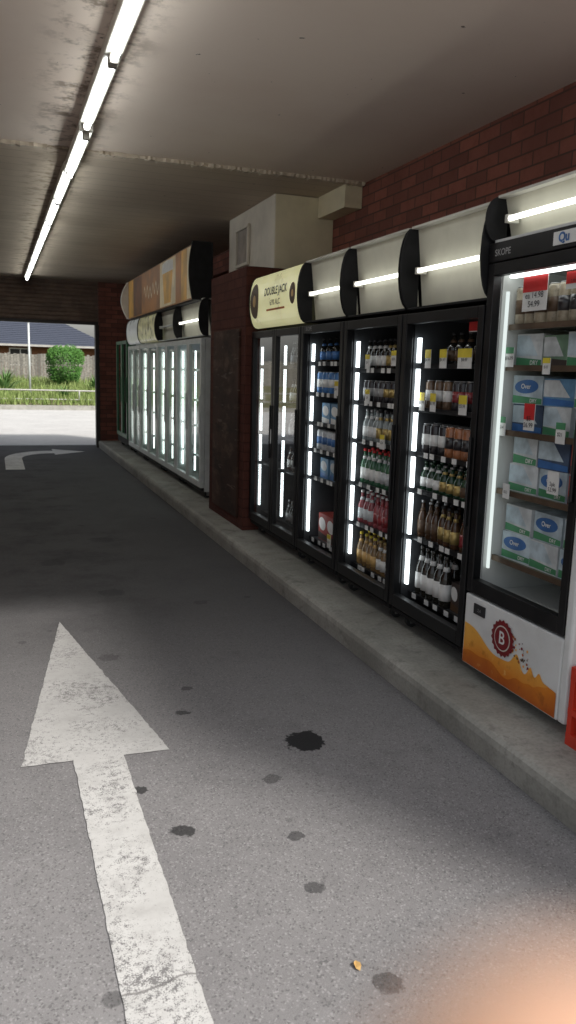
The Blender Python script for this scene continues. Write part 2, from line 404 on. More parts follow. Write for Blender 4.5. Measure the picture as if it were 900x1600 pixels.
# ------------------------------------------------------------------ building
B = thing('drive_through_building', 'covered brick drive-through lane with cream ceiling and brown roller shutter', 'building')
MB().box(3.0,3.25,2.9,16.4,0,CE).box(3.0,3.25,-.4,2.9,0,4.7).build('brick_wall', M['brick'], B)
MB().box(-3.3,-3.05,3.0,16.4,0,CE).build('side_wall', M['brick'], B)
MB().box(-3.3,3.25,2.98,6.46,CE,CE+.25).build('ceiling', M['ceil'], B)
MB().box(-3.3,3.25,6.46,16.4,CE-.012,CE+.25).build('boarded_ceiling', M['ceil2'], B)
for (xa, xb) in ((-3.0,.42),(.80,2.98)):
    n = 110
    cs = MB()
    P = [(xa+(xb-xa)*k/n, 6.445+random.uniform(-.010,.008), 6.50+random.uniform(-.020,.012), CE-.020-random.uniform(0,.010)) for k in range(n+1)]
    for (x0,a0,b0,z0),(x1,a1,b1,z1) in zip(P[:-1],P[1:]):
        cs.quad((x0,a0,z0),(x1,a1,z1),(x1,b1,z1),(x0,b0,z0)); cs.quad((x0,a0,CE),(x1,a1,CE),(x1,a1,z1),(x0,a0,z0)); cs.quad((x0,b0,z0),(x1,b1,z1),(x1,b1,CE),(x0,b0,CE))
    cs.build('cover_strip', M['strip'], B, fix=False)
MB().box(-3.3,3.25,2.86,2.978,CE-.01,3.75).build('fascia', M['offwhite'], B)
MB().box(2.84,2.998,6.52,7.12,CE-.20,CE-.014).build('bulkhead', M['cream'], B)
pl = MB().box(2.10,2.998,6.90,8.12,KT,2.49).build('pillar', M['pillar'], B, bevel=.006)
MB().box(2.078,2.098,7.03,7.92,KT+.10,1.96).build('scuffed_metal_panel', M['rust'], pl, bevel=.004)
MB().box(1.93,2.998,16.04,16.4,0,CE-.014).build('end_pier', M['brick'], B)
sh = MB()
z = 2.42
while z < CE-.03:
    sh.prism_y([(16.10,z),(16.085,z+.02),(16.085,z+.05),(16.10,z+.075),(16.16,z+.075),(16.16,z)], -3.04, 1.92); z += .077
o = swapxy(sh.build('roller_shutter', M['shutter'], B))
MB().box(-3.04,1.92,16.06,16.18,2.36,2.42).build('bottom_rail', M['track'], o)
MB().box(1.86,1.928,16.02,16.2,0,2.36).build('shutter_track', M['track'], o)
t = thing('duct_box', 'cream boxed-in duct with square vent, on top of the maroon pillar', 'duct', (2.43,7.14,2.49))
dz = CE-.016-2.49
MB().box(0,.565,0,1.5,.002,dz,0).build('casing', [M['creamgrey']], t)
MB().box(.004,.565,-.012,-.002,.006,dz-.004).build('side_panel', M['cream'], t)
v = MB().box(-.03,-.002,.74,1.18,.14,.17).box(-.03,-.002,.74,1.18,.50,.53).box(-.03,-.002,.74,.77,.17,.50).box(-.03,-.002,1.15,1.18,.17,.50).build('vent', M['creamgrey'], t, bevel=.004)
MB().box(-.010,-.003,.77,1.15,.17,.50).build('vent_panel', M['vent'], v)
# fluorescent lights
ords = ['first','second','third','fourth','fifth','sixth','seventh','eighth','ninth','tenth','eleventh','twelfth']
def make_light():
    r = bpy.data.objects.new('fluorescent_light', None); C.objects.link(r)
    MB().box(-.045,.045,.005,1.235,-.058,0).build('batten', M['offwhite'], r, bevel=.006)
    MB().tube((0,.042,-.085),(0,1.198,-.085),.019,segs=12).build('tube', M['tube'], r)
    for y in (.012,1.198):
        MB().box(-.022,.022,y,y+.030,-.108,-.059).build('lamp_holder', M['holder'], r, bevel=.004)
    return r
L0 = make_light()
for k in range(10):
    r = L0 if k == 0 else L0.copy()
    if k:
        C.objects.link(r)
        for ch in L0.children:
            c = ch.copy(); C.objects.link(c); c.parent = r
    r.location = (.61, 3.12+1.24*k, CE if k < 2 else CE-.013)
    if k == 2: r.location.z = CE-.04
    tag(r, f'{ords[k]} lit white fluorescent tube from the near end of the ceiling line', 'light', 'fluorescent tubes along the ceiling')

# painted arrows, grate
zp = .004
def rough_outline(P, step=.03, amp=.0015):
    out = []
    for a, b in zip(P, P[1:]+P[:1]):
        a = Vector(a); b = Vector(b); n = max(1, int((b-a).length/step))
        for k in range(n):
            q = a.lerp(b, k/n); out.append((q.x+random.gauss(0,amp), q.y+random.gauss(0,amp), q.z))
    return out
a = MB(); a.poly(rough_outline([(.335,5.0,zp),(.05,3.14,zp),(.253,3.135,zp),(.255,.7,zp),(.457,.7,zp),(.455,3.125,zp),(.648,3.118,zp)]))
tag(a.build('road_arrow', M['paint']), 'large worn white straight arrow painted on the asphalt in the foreground', 'road marking')
pts = []; inner = []
for k in range(13):
    an = PI-(PI/2)*k/12
    pts.append((.98+.86*math.cos(an), 14.2+1.25*math.sin(an), zp)); inner.append((.98+.58*math.cos(an), 14.2+.80*math.sin(an), zp))
a = MB(); a.poly([(.12,12.7,zp),(.40,12.7,zp)]+inner+[(.98,14.75,zp),(1.55,15.25,zp),(.98,15.75,zp)]+pts[::-1])
tag(a.build('turn_arrow', M['paint_faded']), 'faded white turning arrow on the ground near the far exit', 'road marking')
g0 = thing('drain_grate', 'dark slotted steel drain grate across the lane at the exit', 'drain', (0,0,0))
MB().box(-3.0,1.9,16.38,16.62,-.016,.002).build('frame', M['track'], g0)
g = MB()
for k in range(98): g.box(-2.98+k*.05,-2.95+k*.05,16.41,16.59,.003,.012)
g.build('slots', M['steel'], g0)

# ------------------------------------------------------------------ fridges
def dprofile(z0, z1, bulge, n=12):
    return [(-bulge*math.sin(PI*k/n)**.8, z0+(z1-z0)*(.5-.5*math.cos(PI*k/n))) for k in range(n+1)]
def make_caster(parent, x, y):
    c = MB().box(x-.02,x+.02,y-.022,y+.022,.055,.082).box(x-.015,x+.015,y-.022,y-.016,.025,.06).box(x-.015,x+.015,y+.016,y+.022,.025,.06).build('caster', M['steel'], parent)
    MB().tube((x,y-.014,.036),(x,y+.014,.036),.036,segs=14).build('wheel', M['rubber'], c)
BUL = .085
def fridge(name, label, x, y0, W, nd_, dz, hz, shelves, frame, liner, outer, header='tube', group=None, rail=None, base='grille', led=True, face=None, glass='glass', stile=.045, topstrip=None, D=.74, ledmat='led'):
    r = thing(name, label, 'fridge', (x, y0, KT), group)
    d0, d1 = dz; h0, h1 = hz
    s = MB().box(.0,D,0,.03,.082,d1+.01).box(.0,D,W-.03,W,.082,d1+.01).box(D-.03,D,.03,W-.03,.082,d1+.01).box(0,D-.03,.03,W-.03,d1-.02,d1+.01).box(0,D-.03,.03,W-.03,.082,d0+.0)
    s.build('cabinet', outer, r)
    MB().box(.012,D-.034,.0305,.036,d0+.004,d1-.024).box(.012,D-.034,W-.036,W-.0305,d0+.004,d1-.024).box(D-.04,D-.0305,.037,W-.037,d0+.004,d1-.024).box(.012,D-.042,.037,W-.037,d1-.028,d1-.0205).box(.012,D-.042,.037,W-.037,d0+.0005,d0+.006).build('liner', liner, r)
    if base == 'grille':
        g = MB().box(-.03,-.002,.01,W-.01,.085,d0-.004)
        k = .1
        while k < d0-.02: g.box(-.036,-.031,.04,W-.04,k,k+.009); k += .02
        g.build('base_grille', M['blackmatt'], r)
    dw = W/nd_
    for i in range(nd_):
        ya, yb = i*dw+.004, (i+1)*dw-.004
        f = MB().box(-.05,-.004,ya,ya+stile,d0,d1).box(-.05,-.004,yb-stile,yb,d0,d1).box(-.05,-.004,ya+stile,yb-stile,d1-.055,d1).box(-.05,-.004,ya+stile,yb-stile,d0,d0+.07)
        dr = f.build('door', frame, r, bevel=.004)
        xg = -.030
        if glass:
            MB().quad((xg,ya+stile-.006,d0+.064),(xg,ya+stile-.006,d1-.049),(xg,yb-stile+.006,d1-.049),(xg,yb-stile+.006,d0+.064)).build('glass_pane', M[glass], dr, fix=False)
        hb = MB().box(-.068,-.051,ya+.012,ya+.026,.5*(d0+d1)-.22,.5*(d0+d1)+.22)
        hb.build('handle', frame, dr, bevel=.006)
    for z in shelves:
        sh = MB()
        sh.box(.075,.60,.042,W-.042,z-.012,z-.004)
        s_ = sh.build('shelf', M['shelf'] if liner is not M['linerwhite'] else M['linerwhite'], r)
        MB().box(.055,.073,.042,W-.042,z-.022,z+.004).build('shelf_rail', rail or M['black'], s_)
    if led == 'top':
        MB().box(.03,.06,.06,W-.06,d1-.060,d1-.040).build('light_strip', M[ledmat], r)  # added strip, hidden behind the door rail, brightens the dark interior
        MB().box(.026,.036,W-.060,W-.045,d0+.12,d1-.12).build('light_strip', M['ledweak2'], r)
    elif led:
        for i in range(nd_):
            if led == 'one' and i != 0: continue
            yy = (i+1)*dw-.058
            l = MB()
            zs = [d0+.12]+sorted(shelves)+[d1-.10]
            zs = [q for q in zs if q >= d0+.12]
            for za, zb in zip(zs[:-1], zs[1:]):
                if zb-za > .08: l.box(.026,.040,yy-.014,yy+.014,za+.008,zb-.026)
            l.build('light_strip', M[ledmat], r)
    if header in ('tube', 'sign', 'dim'):
        for y in (0, W-.012):
            p = dprofile(h0, h1, BUL)
            MB().prism_y(p+[(.03,h1),(.03,h0)], y, y+.012).build('end_cap', M['blackmatt'], r, bevel=.002)
        MB().box(.085,D,.0,W,d1+.011,h1).build('header_box', outer, r)
    if header in ('tube', 'dim'):
        q = MB(); n = 8
        pp = [(.012+.05*k/n, h1-.012-(h1-h0-.014)*k/n) for k in range(n+1)]
        for (xa, za), (xb, zb) in zip(pp[:-1], pp[1:]):
            q.quad((xa,.0125,za),(xa,W-.0125,za),(xb,W-.0125,zb),(xb,.0125,zb)); q.s[-1] = True
        q.build('header_panel', M['headpanel'], r)
        MB().box(-.03,.08,.0125,W-.0125,h1-.011,h1).build('header_lip', M['offwhite'], r)
        MB().box(-.03,.08,.0125,W-.0125,h0,h0+.011).build('header_sill', outer, r)
        zt = h0+(h1-h0)*.46
        tb = MB().tube((-.02,.10,zt),(-.02,W-.10,zt),.012,segs=10)
        tb.build('header_tube', M['htube'] if header == 'tube' else M['white'], r)
        for y in (.075, W-.10): MB().box(-.032,.03,y,y+.025,zt-.018,zt+.018).build('lamp_holder', M['offwhite'], r, bevel=.003)
    if header == 'sign':
        p = dprofile(h0+.004, h1-.004, BUL-.008, 14)
        q = MB()
        for (xa, za), (xb, zb) in zip(p[:-1], p[1:]):
            q.quad((xa,.0125,za),(xa,W-.0125,za),(xb,W-.0125,zb),(xb,.0125,zb)); q.s[-1] = True
        q.build('sign_face', face, r)
    if topstrip:
        MB().box(-.05,.0,0,W,topstrip[0],topstrip[1]).build('brand_strip', M['black'], r, bevel=.003)
    for y in (.09, W-.09):
        make_caster(r, .06, y); make_caster(r, D-.08, y)
    return r
M['ledweak2'] = emit('faint_led_strip', (.90,1.0,.97), .9)

XF = 2.20
S1 = [1.70,1.515,1.215,.934,.606]
S2 = [1.52,1.278,1.027,.817,.543,.203]
S3 = [1.49,1.28,1.03,.745,.477,.19]
S4 = [1.53,1.307,1.09,.89,.68,.206]
S5 = [1.5,1.2,.92,.65,.2]
F1 = fridge('display_fridge', 'tall white-trimmed glass-door fridge with orange-splashed base panel, nearest the camera', XF, 2.53, .73, 1, (.425,1.97), (2.065,2.27), S1, M['black'], M['linerwhite'], M['white'], 'tube', 'glass-door drink fridges', M['brownrail'], 'panel', 'top', topstrip=(1.975,2.06), ledmat='filltop', glass=None)
F2 = fridge('display_fridge', 'black single-door fridge with open lit header, next to the orange-splashed one', XF, 3.27, .795, 1, (.125,1.79), (1.815,2.255), S2, M['black'], M['liner'], M['blackmatt'], 'tube', 'glass-door drink fridges', glass=None)
F3 = fridge('display_fridge', 'black single-door fridge with green and pink bottle rows, third from the right', XF, 4.075, .795, 1, (.125,1.79), (1.815,2.255), S3, M['black'], M['liner'], M['blackmatt'], 'tube', 'glass-door drink fridges', glass=None)
F4 = fridge('display_fridge', 'black single-door fridge with blue cans and cartons, beside the yellow-signed fridge', XF, 4.88, .775, 1, (.125,1.79), (1.815,2.255), S4, M['black'], M['liner'], M['blackmatt'], 'tube', 'glass-door drink fridges', glass=None)
F5 = fridge('display_fridge', 'double-door fridge under the curved cream lit sign, against the maroon pillar', XF, 5.665, 1.205, 2, (.125,1.79), (1.815,2.255), S5, M['black'], M['liner'], M['blackmatt'], 'sign', 'glass-door drink fridges', face=M['signlit'], glass='glass')
fr2 = [(8.72,1.33,'tube','pale double-door fridge with lit white header, just beyond the maroon pillar',None),
       (10.07,1.22,'dim','pale double-door fridge with grey header, second beyond the maroon pillar',None),
       (11.31,1.42,'sign','pale double-door fridge with dull yellow header sign, far bank',M['sign_yellow']),
       (12.75,1.13,'sign','pale double-door fridge with grey header sign, farthest of the pale ones',M['sign_grey'])]
for i, (y0, W, hd, lb, fc) in enumerate(fr2):
    fridge('display_fridge', lb, XF, y0, W, 2, (.125,1.79), (1.815,2.22), [1.45,1.1,.8,.45], M['alu'], M['linerwhite'], M['alu'], hd, 'pale glass-door fridges beyond the pillar', M['alu'], 'grille', True, face=fc, glass='glass_green', stile=.06, ledmat='led' if i == 0 else 'ledweak')
G = fridge('display_fridge', 'green-framed fridge at the far end of the lane by the brick pier', XF, 14.05, 1.25, 2, (.2,1.9), (1.95,2.1), [1.45,1.1,.8,.5], M['greenpaint'], M['liner'], M['greenpaint'], 'none', None, M['black'], 'grille', False, stile=.07)

# F1 trims and base panel print
MB().box(-.052,-.0,-.052,-.002,.06,2.27).build('corner_trim', M['white'], F1, bevel=.012)
bp = MB().box(-.05,-.004,0,.726,.06,.415).build('base_panel', M['white'], F1, bevel=.008)
def wave(y, a): return a+.022*math.sin(y*9+1)+.009*math.sin(y*23)
xs = -.0520
def wavepoly(a, x, amp, mat, slope, spl=1, y0=.012, y1=.714):
    ys = [y0+(y1-y0)*k/90 for k in range(91)]
    P = [(x, y, .068) for y in (y1, y0)]+[(x, y, wave(y*amp, a+slope*(y-.36)+spl*(.065*math.exp(-((y-.29)/.035)**2)+.05*math.exp(-((y-.19)/.022)**2)+.035*math.exp(-((y-.13)/.02)**2)))) for y in ys]
    MB().poly(P).build('splash_print', mat, bp)
wavepoly(.20, xs, 1.0, M['splash'], .16); wavepoly(.135, xs-.0012, 1.3, M['splash2'], -.05, .2)
def disc(x, y, z, r, n, mat, name, par, wob=0):
    P = []
    for k in range(n):
        a = 2*PI*k/n; rr = r*(1+wob*(1 if k % 2 else -1)); P.append((x, y+rr*math.cos(a), z+rr*math.sin(a)))
    return MB().poly(P).build(name, mat, par)
for k in range(40):
    an = random.uniform(-.2,1.9); rr = random.uniform(.04,.15)
    disc(xs-.003, .33-rr*math.cos(an), .21+rr*math.sin(an)*.8, random.uniform(.002,.007), 8, random.choice([M['orange2'],M['brown_print'],M['red'],M['splash']]), 'splash_drop', bp)
disc(xs-.0036, .40, .285, .083, 36, M['red'], 'badge', bp, .06)
disc(xs-.0048, .40, .285, .060, 30, M['offwhite'], 'badge_ring', bp)
disc(xs-.0060, .40, .285, .054, 30, M['red'], 'badge_centre', bp)
text('B', .085, M['card'], bp, (xs-.0075,.40,.285), bold=.001)
MB().box(xs-.006,xs-.0005,.55,.64,.335,.385).build('display_screen', M['ink'], bp)
text('2.4', .022, M['grey_ink'], bp, (xs-.0075,.592,.358))
text('SKOPE', .040, M['grey_ink'], F1, (-.0525,.62,2.012), bold=.0005)
b = MB().box(-.056,-.051,.02,.27,1.992,2.044).build('name_plate', M['card'], F1)
text('Qu', .050, M['blue'], b, (-.058,.235,2.018), 'LEFT', bold=.002)
text('SKOPE', .040, M['grey_ink'], F4, (-.0525,.775-.16,1.765), bold=.0004)
CB = BUL-.008
def cx(z): return -CB*max(0, 1-((z-2.035)/.216)**2)**.4
def curved_text(s, size, mat, par, y, z, bold=0):
    me = textmesh(s, size, mat, 'CENTER', None, bold).copy()
    for v in me.vertices:
        v.co.x = cx(z+v.co.z)-.005; v.co.y += y; v.co.z += z
    return link('lettering', me, par)
curved_text('DOUBLE JACK', .085, M['ink'], F5, .52, 2.09, .002)
curved_text('6.9% ALC', .060, M['brown_print'], F5, .52, 2.0, .001)
q = MB()
q.quad((cx(1.945)-.004,.74,1.94),(cx(1.945)-.004,.30,1.94),(cx(1.955)-.004,.30,1.955),(cx(1.955)-.004,.74,1.955))
q.build('fine_print', M['orange2'], F5)
for (yc, rr) in ((1.06,1.0),(.12,.55)):
    q = MB()
    for k in range(20):
        a0, a1 = 2*PI*k/20, 2*PI*(k+1)/20
        def P_(r, a): y, z = yc+r*rr*math.cos(a)*.8, 2.04+r*rr*math.sin(a); return (cx(z)-.004, y, z)
        for ra, rb in ((.0,.05),(.05,.1),(.1,.145)): q.quad(P_(ra,a0), P_(rb,a0), P_(rb,a1), P_(ra,a1), 0 if rb > .06 else 1)
    q.build('portrait_print', [M['brown_print'], M['amberprint']], F5, fix=False)
MB().box(-.058,-.0505,.61,.645,.86,.98).build('lock_plate', M['card'], F5, bevel=.003)

# ------------------------------------------------------------------ large sign above far fridges
sg = thing('light_box_sign', 'long orange light-box sign with a beer glass, above the pale fridges', 'sign', (2.1,8.86,2.34))
LS, HS = 4.6, .62
MB().box(.02,.19,.0,LS,.0,HS).build('casing', M['blackmatt'], sg)
MB().box(.0,.018,.05,LS,.02,HS-.02).build('face_panel', M['signdull'], sg)
MB().prism_y([(-.03-.04*math.sin(PI*k/12), HS*k/12) for k in range(13)]+[(.2,HS),(.2,0)], -.03, -.002).build('end_cap', M['blackmatt'], sg)
MB().prism_y([(-.02-.10*math.sin(PI*k/12), .02+(HS-.04)*k/12) for k in range(13)]+[(.1,HS-.02),(.1,.02)], LS+.002, LS+.08).build('far_end_cap', M['card'], sg)
def sp_(y0, y1, z0, z1, mat, name, x=-.002): MB().quad((x,y0,z0),(x,y1,z0),(x,y1,z1),(x,y0,z1)).build(name, mat, sg)
sp_(.06,.36,.03,HS-.03,M['signpale'],'pale_panel')
sp_(.37,.66,.03,HS-.03,M['signyel'],'amber_panel')
sp_(.67,.95,.03,HS-.03,M['signdull'],'orange_panel')
sp_(.97,1.95,.03,HS-.03,M['signpale'],'pale_panel')
sp_(2.0,3.30,.03,HS-.03,M['signdull'],'orange_panel')
sp_(3.35,4.1,.03,HS-.03,M['signbrown'],'brown_panel')
sp_(4.12,4.56,.03,HS-.03,M['signyel'],'amber_panel')
MB().poly([(-.004,1.25,.06),(-.004,1.65,.06),(-.004,1.78,.5),(-.004,1.12,.5)]).build('beer_glass_print', M['signyel'], sg)
MB().poly([(-.006,1.1,.44),(-.006,1.8,.44),(-.006,1.78,.56),(-.006,1.5,.585),(-.006,1.12,.565)]).build('foam_print', M['card'], sg)
wv = MB()
for k in range(34):
    y0 = 3.15-k*.033; y1 = y0-.03
    za = .30+.07*math.sin(k*.95)+.02*math.sin(k*.31); zb = .30+.07*math.sin((k+1)*.95)+.02*math.sin((k+1)*.31)
    wv.quad((-.004,y0,za-.02),(-.004,y1,zb-.02),(-.004,y1,zb+.03),(-.004,y0,za+.03))
wv.build('script_print', M['signpale'], sg)

# ------------------------------------------------------------------ products
def gl(name, col, rough=.12): return pm(name, col, rough, .25, 30, coat=.3)
PM = dict(dark=gl('dark_bottle_glass',(.02,.018,.014)), green=gl('green_bottle_glass',(.045,.13,.07)), pink=gl('pink_bottle_glass',(.30,.075,.085)),
    clear=gl('clear_bottle_glass',(.26,.29,.29)), amber=gl('amber_bottle_glass',(.21,.13,.055)), brown=gl('brown_bottle_glass',(.07,.035,.018)),
    dgreen=gl('deep_green_glass',(.015,.045,.022)), blackcan=gl('black_can',(.025,.022,.025),.3), redcan=gl('red_can',(.26,.03,.035),.3), copper=gl('copper_can',(.36,.14,.06),.3),
    browncan=gl('brown_can',(.14,.085,.05),.3), bluecan=gl('blue_can',(.06,.18,.42),.3), whitecan=gl('white_can',(.5,.52,.54),.3), palecan=gl('pale_gold_can',(.34,.29,.21),.3), gold=pm('gold_foil',(.45,.33,.12),.35,.2,14,metal=.5),
    wcarton=pm('white_carton',(.56,.59,.60),.6,.2,12), bcarton=pm('blue_carton',(.12,.26,.42),.6,.25,12), rcarton=pm('red_carton',(.34,.05,.04),.6,.2,12), dcarton=pm('dark_carton',(.05,.035,.03),.6,.3,12), pcarton=pm('pale_blue_carton',(.46,.55,.60),.6,.25,12), gcarton=pm('green_carton',(.18,.30,.20),.6,.3,12), kcarton=pm('dark_navy_carton',(.06,.09,.15),.6,.3,12))
MESH = {}
def mt(k): return M[k] if k in M else PM[k]
def bottle_meshes(kind, r, h, body, lab, cap):
    if kind in MESH: return MESH[kind]
    prof = [(r*.9,0),(r,.006),(r,h*.52),(r*.93,h*.58),(r*.62,h*.68),(r*.42,h*.78),(r*.38,h*.93)]
    b = MB().lathe(prof, 14).mesh('bottle', PM[body])
    l = MB().lathe([(r*1.015,h*.14),(r*1.015,h*.46)], 14).mesh('label', mt(lab))
    nl = MB().lathe([(r*.60,h*.70),(r*.44,h*.79)], 12).mesh('neck_label', mt(lab))
    c = MB().lathe([(r*.43,h*.925),(r*.45,h*.94),(r*.45,h*.99),(r*.36,h)], 12).mesh('cap', mt(cap))
    MESH[kind] = (b, [('label', l), ('neck_label', nl), ('cap', c)]); return MESH[kind]
def can_meshes(kind, r, h, body, lab, top='steel'):
    if kind in MESH: return MESH[kind]
    b = MB().lathe([(r*.8,0),(r,.008),(r,h-.014),(r*.84,h-.004)], 14).mesh('can', PM[body])
    l = MB().lathe([(r*1.012,h*.3),(r*1.012,h*.66)], 14).mesh('printed_band', mt(lab))
    c = MB().lathe([(r*.85,h-.005),(r*.86,h),(r*.78,h),(r*.76,h-.003)], 14).mesh('lid', M[top])
    MESH[kind] = (b, [('printed_band', l), ('lid', c)]); return MESH[kind]
def carton_meshes(kind, w, d, h, body, mark, band, txt=None, word='', seed=1, style='blob'):
    if kind in MESH: return MESH[kind]
    b = MB().box(0,d,-w/2,w/2,0,h).mesh('carton', PM[body])
    mk = MB(); bd = MB()
    P = []
    for k in range(24):
        a = 2*PI*k/24
        if style == 'blob': rr = 1+.12*math.sin(a*2+seed); P.append((-.0012, .008+w*.36*rr*math.cos(a), h*.62+h*.27*rr*math.sin(a)))
        else: P = [(-.0012, w*.5-.002, h*.95), (-.0012, w*.02, h*.95), (-.0012, -w*.35, h*.34), (-.0012, w*.5-.002, h*.34)]
    mk.poly(P[::-1])
    m = mk.mesh('mark_print', mt(mark))
    bd.quad((-.001,w/2-.002,.004),(-.001,-w/2+.002,.004),(-.001,-w/2+.002,h*.22),(-.001,w/2-.002,h*.30))
    bd = bd.mesh('band_print', mt(band))
    ch = [('mark_print', m), ('band_print', bd)]
    if txt:
        tm = textmesh(txt, h*.18, M['card'], bold=.0005).copy(); tm.transform(Matrix.Translation((-.0025, -w*.22, h*.13))); ch.append(('lettering', tm))
    if word:
        t2 = textmesh(word, h*.24, M['card'], bold=.0005).copy(); t2.transform(Matrix.Translation((-.0025, .01, h*.62))); ch.append(('lettering', t2))
    MESH[kind] = (b, ch); return MESH[kind]
def put(ms, name, loc, label, cat, group, rz=0):
    b, chs = ms
    o = link(name, b, None, loc); o.rotation_euler.z = rz; tag(o, label, cat, group)
    for (n, m) in chs: link(n, m, o)
    return o
O2 = ['first','second','third','fourth','fifth','sixth','seventh','eighth','ninth','tenth','eleventh']
SH = ['top','second','third','fourth','fifth','bottom']
def row(F, W, shelves, si, ms, name, cat, desc, n, fr, ya=None, yb=None, deep=1, pitch=.076, x=.105, nshelf=None, zadd=0, lvl=None):
    ya = .20 if ya is None else ya; yb = W-.08 if yb is None else yb
    if not isinstance(ms, list): ms = [ms]
    z = KT+shelves[si]-.0035+zadd
    sn = SH[si] if si < len(shelves)-1 else 'bottom'
    grp = f'{desc}s on the {sn} shelf of the {fr}'
    for d in range(deep):
        for k in range(n):
            y = yb-(yb-ya)*(k/(n-1) if n > 1 else .5)
            rw = '' if deep == 1 else (', front row' if d == 0 else ', row behind')
            lv = f', {lvl} layer' if lvl else ''
            lab = f'{O2[k]} {desc} from left{rw}{lv}, {sn} shelf, {fr}'
            m_ = ms[min(len(ms)-1, k*len(ms)//n)]
            put(m_, name, (F.location.x+x+d*pitch+random.uniform(-.006,.006), F.location.y+y+(d*.03)+random.uniform(-.006,.006), z), lab, cat, grp, random.uniform(-.05,.05) if cat == 'carton' else random.uniform(-3,3))
n1, n2, n3, n4, n5 = 'nearest fridge', 'second fridge from right', 'third fridge from right', 'fourth fridge from right', 'yellow-signed fridge'
bm_ = bottle_meshes; cm_ = can_meshes
row(F2,.795,S2,0,bm_('b0',.032,.17,'dark','brown_print','ink'),'bottle','bottle','dark bottle',4,n2,.24,.50)
row(F2,.795,S2,1,cm_('c1',.029,.16,'blackcan','redcan'),'drink_can','can','black and red can',4,n2,.22,.44,deep=2)
row(F2,.795,S2,1,cm_('c1b',.029,.16,'browncan','card'),'drink_can','can','pale-banded brown can',3,n2,.52,.70,deep=2)
row(F2,.795,S2,2,cm_('c2',.034,.17,'copper','blackcan'),'drink_can','can','copper can',4,n2,.22,.46,deep=2)
row(F2,.795,S2,2,cm_('c3',.034,.17,'blackcan','card'),'drink_can','can','dark can with pale band',3,n2,.54,.70,deep=2)
row(F2,.795,S2,3,[bm_('b3',.031,.165,'dgreen','card','dgreen'),bm_('b3b',.031,.165,'dgreen','gold','steel'),bm_('b3c',.031,.165,'dgreen','brown_print','dgreen')],'bottle','bottle','squat green bottle',8,n2,deep=2)
row(F2,.795,S2,4,[bm_('b4',.028,.215,'brown','brown_print','steel'),bm_('b4b',.028,.215,'brown','gold','ink'),bm_('b4c',.028,.215,'brown','redcan','steel')],'bottle','bottle','brown bottle',8,n2,deep=2)
row(F2,.795,S2,5,bm_('b5',.036,.29,'dark','card','dark'),'bottle','bottle','white-labelled dark bottle',5,n2,.42,.70,deep=2)
row(F2,.795,S2,5,carton_meshes('k0',.085,.12,.16,'dcarton','card','brown_print'),'bottle_carton','carton','dark carton',2,n2,.22,.32)
row(F3,.795,S3,0,[bm_('d0',.028,.19,'dark','card','ink'),bm_('d0b',.028,.19,'dark','gold','ink')],'bottle','bottle','dark bottle',8,n3,deep=2)
row(F3,.795,S3,1,[cm_('d1',.030,.14,'blackcan','grey_ink'),cm_('d1b',.030,.14,'blackcan','gold')],'drink_can','can','black can',8,n3,deep=2)
row(F3,.795,S3,2,[bm_('d2',.028,.205,'clear','card','steel'),bm_('d2b',.028,.205,'clear','gold','ink'),bm_('d2c',.028,.205,'clear','grey_ink','steel')],'bottle','bottle','clear bottle',8,n3,deep=2)
row(F3,.795,S3,3,[bm_('d3',.028,.23,'green','card','redbright'),bm_('d3b',.028,.23,'green','whitecan','redbright')],'bottle','bottle','red-capped green bottle',8,n3,deep=2)
row(F3,.795,S3,4,[bm_('d4',.028,.22,'pink','wcarton','card'),bm_('d4b',.028,.22,'pink','redcan','card'),bm_('d4c',.028,.22,'pink','grey_ink','ink')],'bottle','bottle','pink bottle',8,n3,deep=2)
row(F3,.795,S3,5,[bm_('d5',.028,.22,'amber','amberprint','yellow'),bm_('d5b',.028,.22,'amber','card','gold')],'bottle','bottle','amber bottle',8,n3,deep=2)
row(F4,.775,S4,0,bm_('e0',.03,.18,'dark','blue','ink'),'bottle','bottle','dark bottle',5,n4)
row(F4,.775,S4,1,cm_('e1',.034,.16,'bluecan','card'),'drink_can','can','blue can',6,n4)
row(F4,.775,S4,2,carton_meshes('e2',.15,.2,.15,'bcarton','card','card'),'can_carton','carton','blue carton',3,n4,.25,.60)
row(F4,.775,S4,3,cm_('e3',.034,.15,'whitecan','blue'),'drink_can','can','white and blue can',6,n4)
row(F4,.775,S4,4,carton_meshes('e4',.15,.2,.15,'bcarton','wcarton','blue'),'can_carton','carton','blue carton',3,n4,.25,.60)
row(F4,.775,S4,5,carton_meshes('e5',.16,.2,.2,'rcarton','card','dcarton'),'bottle_carton','carton','red carton',3,n4,.25,.60)
for si in range(5):
    row(F5,1.2,S5,si,bm_('g%d' % (si % 2),.031,.20,['dark','brown'][si % 2],['grey_ink','card'][si % 2],['steel','ink'][si % 2]),'bottle','bottle',['dark bottle','brown bottle'][si % 2],6,n5,.2,.53)
row(F1,.73,S1,0,[cm_('f0',.036,.175,'palecan','brown_print'),cm_('f0b',.036,.175,'palecan','blackcan')],'drink_can','can','tall tan can',8,n1,.13,.66)
def cset(si, lvl, zadd, kinds):
    for (k, desc, y) in kinds:
        ms = MESH[k]
        lab = f'{desc}, {lvl+" layer, " if lvl else ""}{SH[si]} shelf, {n1}'
        put(ms, 'can_carton', (F1.location.x+.10+random.uniform(0,.02), F1.location.y+y, KT+S1[si]-.0035+zadd), lab, 'carton', 'cartons in the nearest fridge', random.uniform(-.09,.09))
carton_meshes('f1',.17,.2,.15,'wcarton','pcarton','greenprint','DRY','',1,'slant')
carton_meshes('f2',.20,.2,.13,'pcarton','blue','greenprint','DRY','Over',2)
carton_meshes('f3',.20,.2,.13,'wcarton','pcarton','greenprint','DRY','',3.3,'slant')
carton_meshes('f4',.20,.2,.12,'bcarton','wcarton','blue',None,'',.4,'slant')
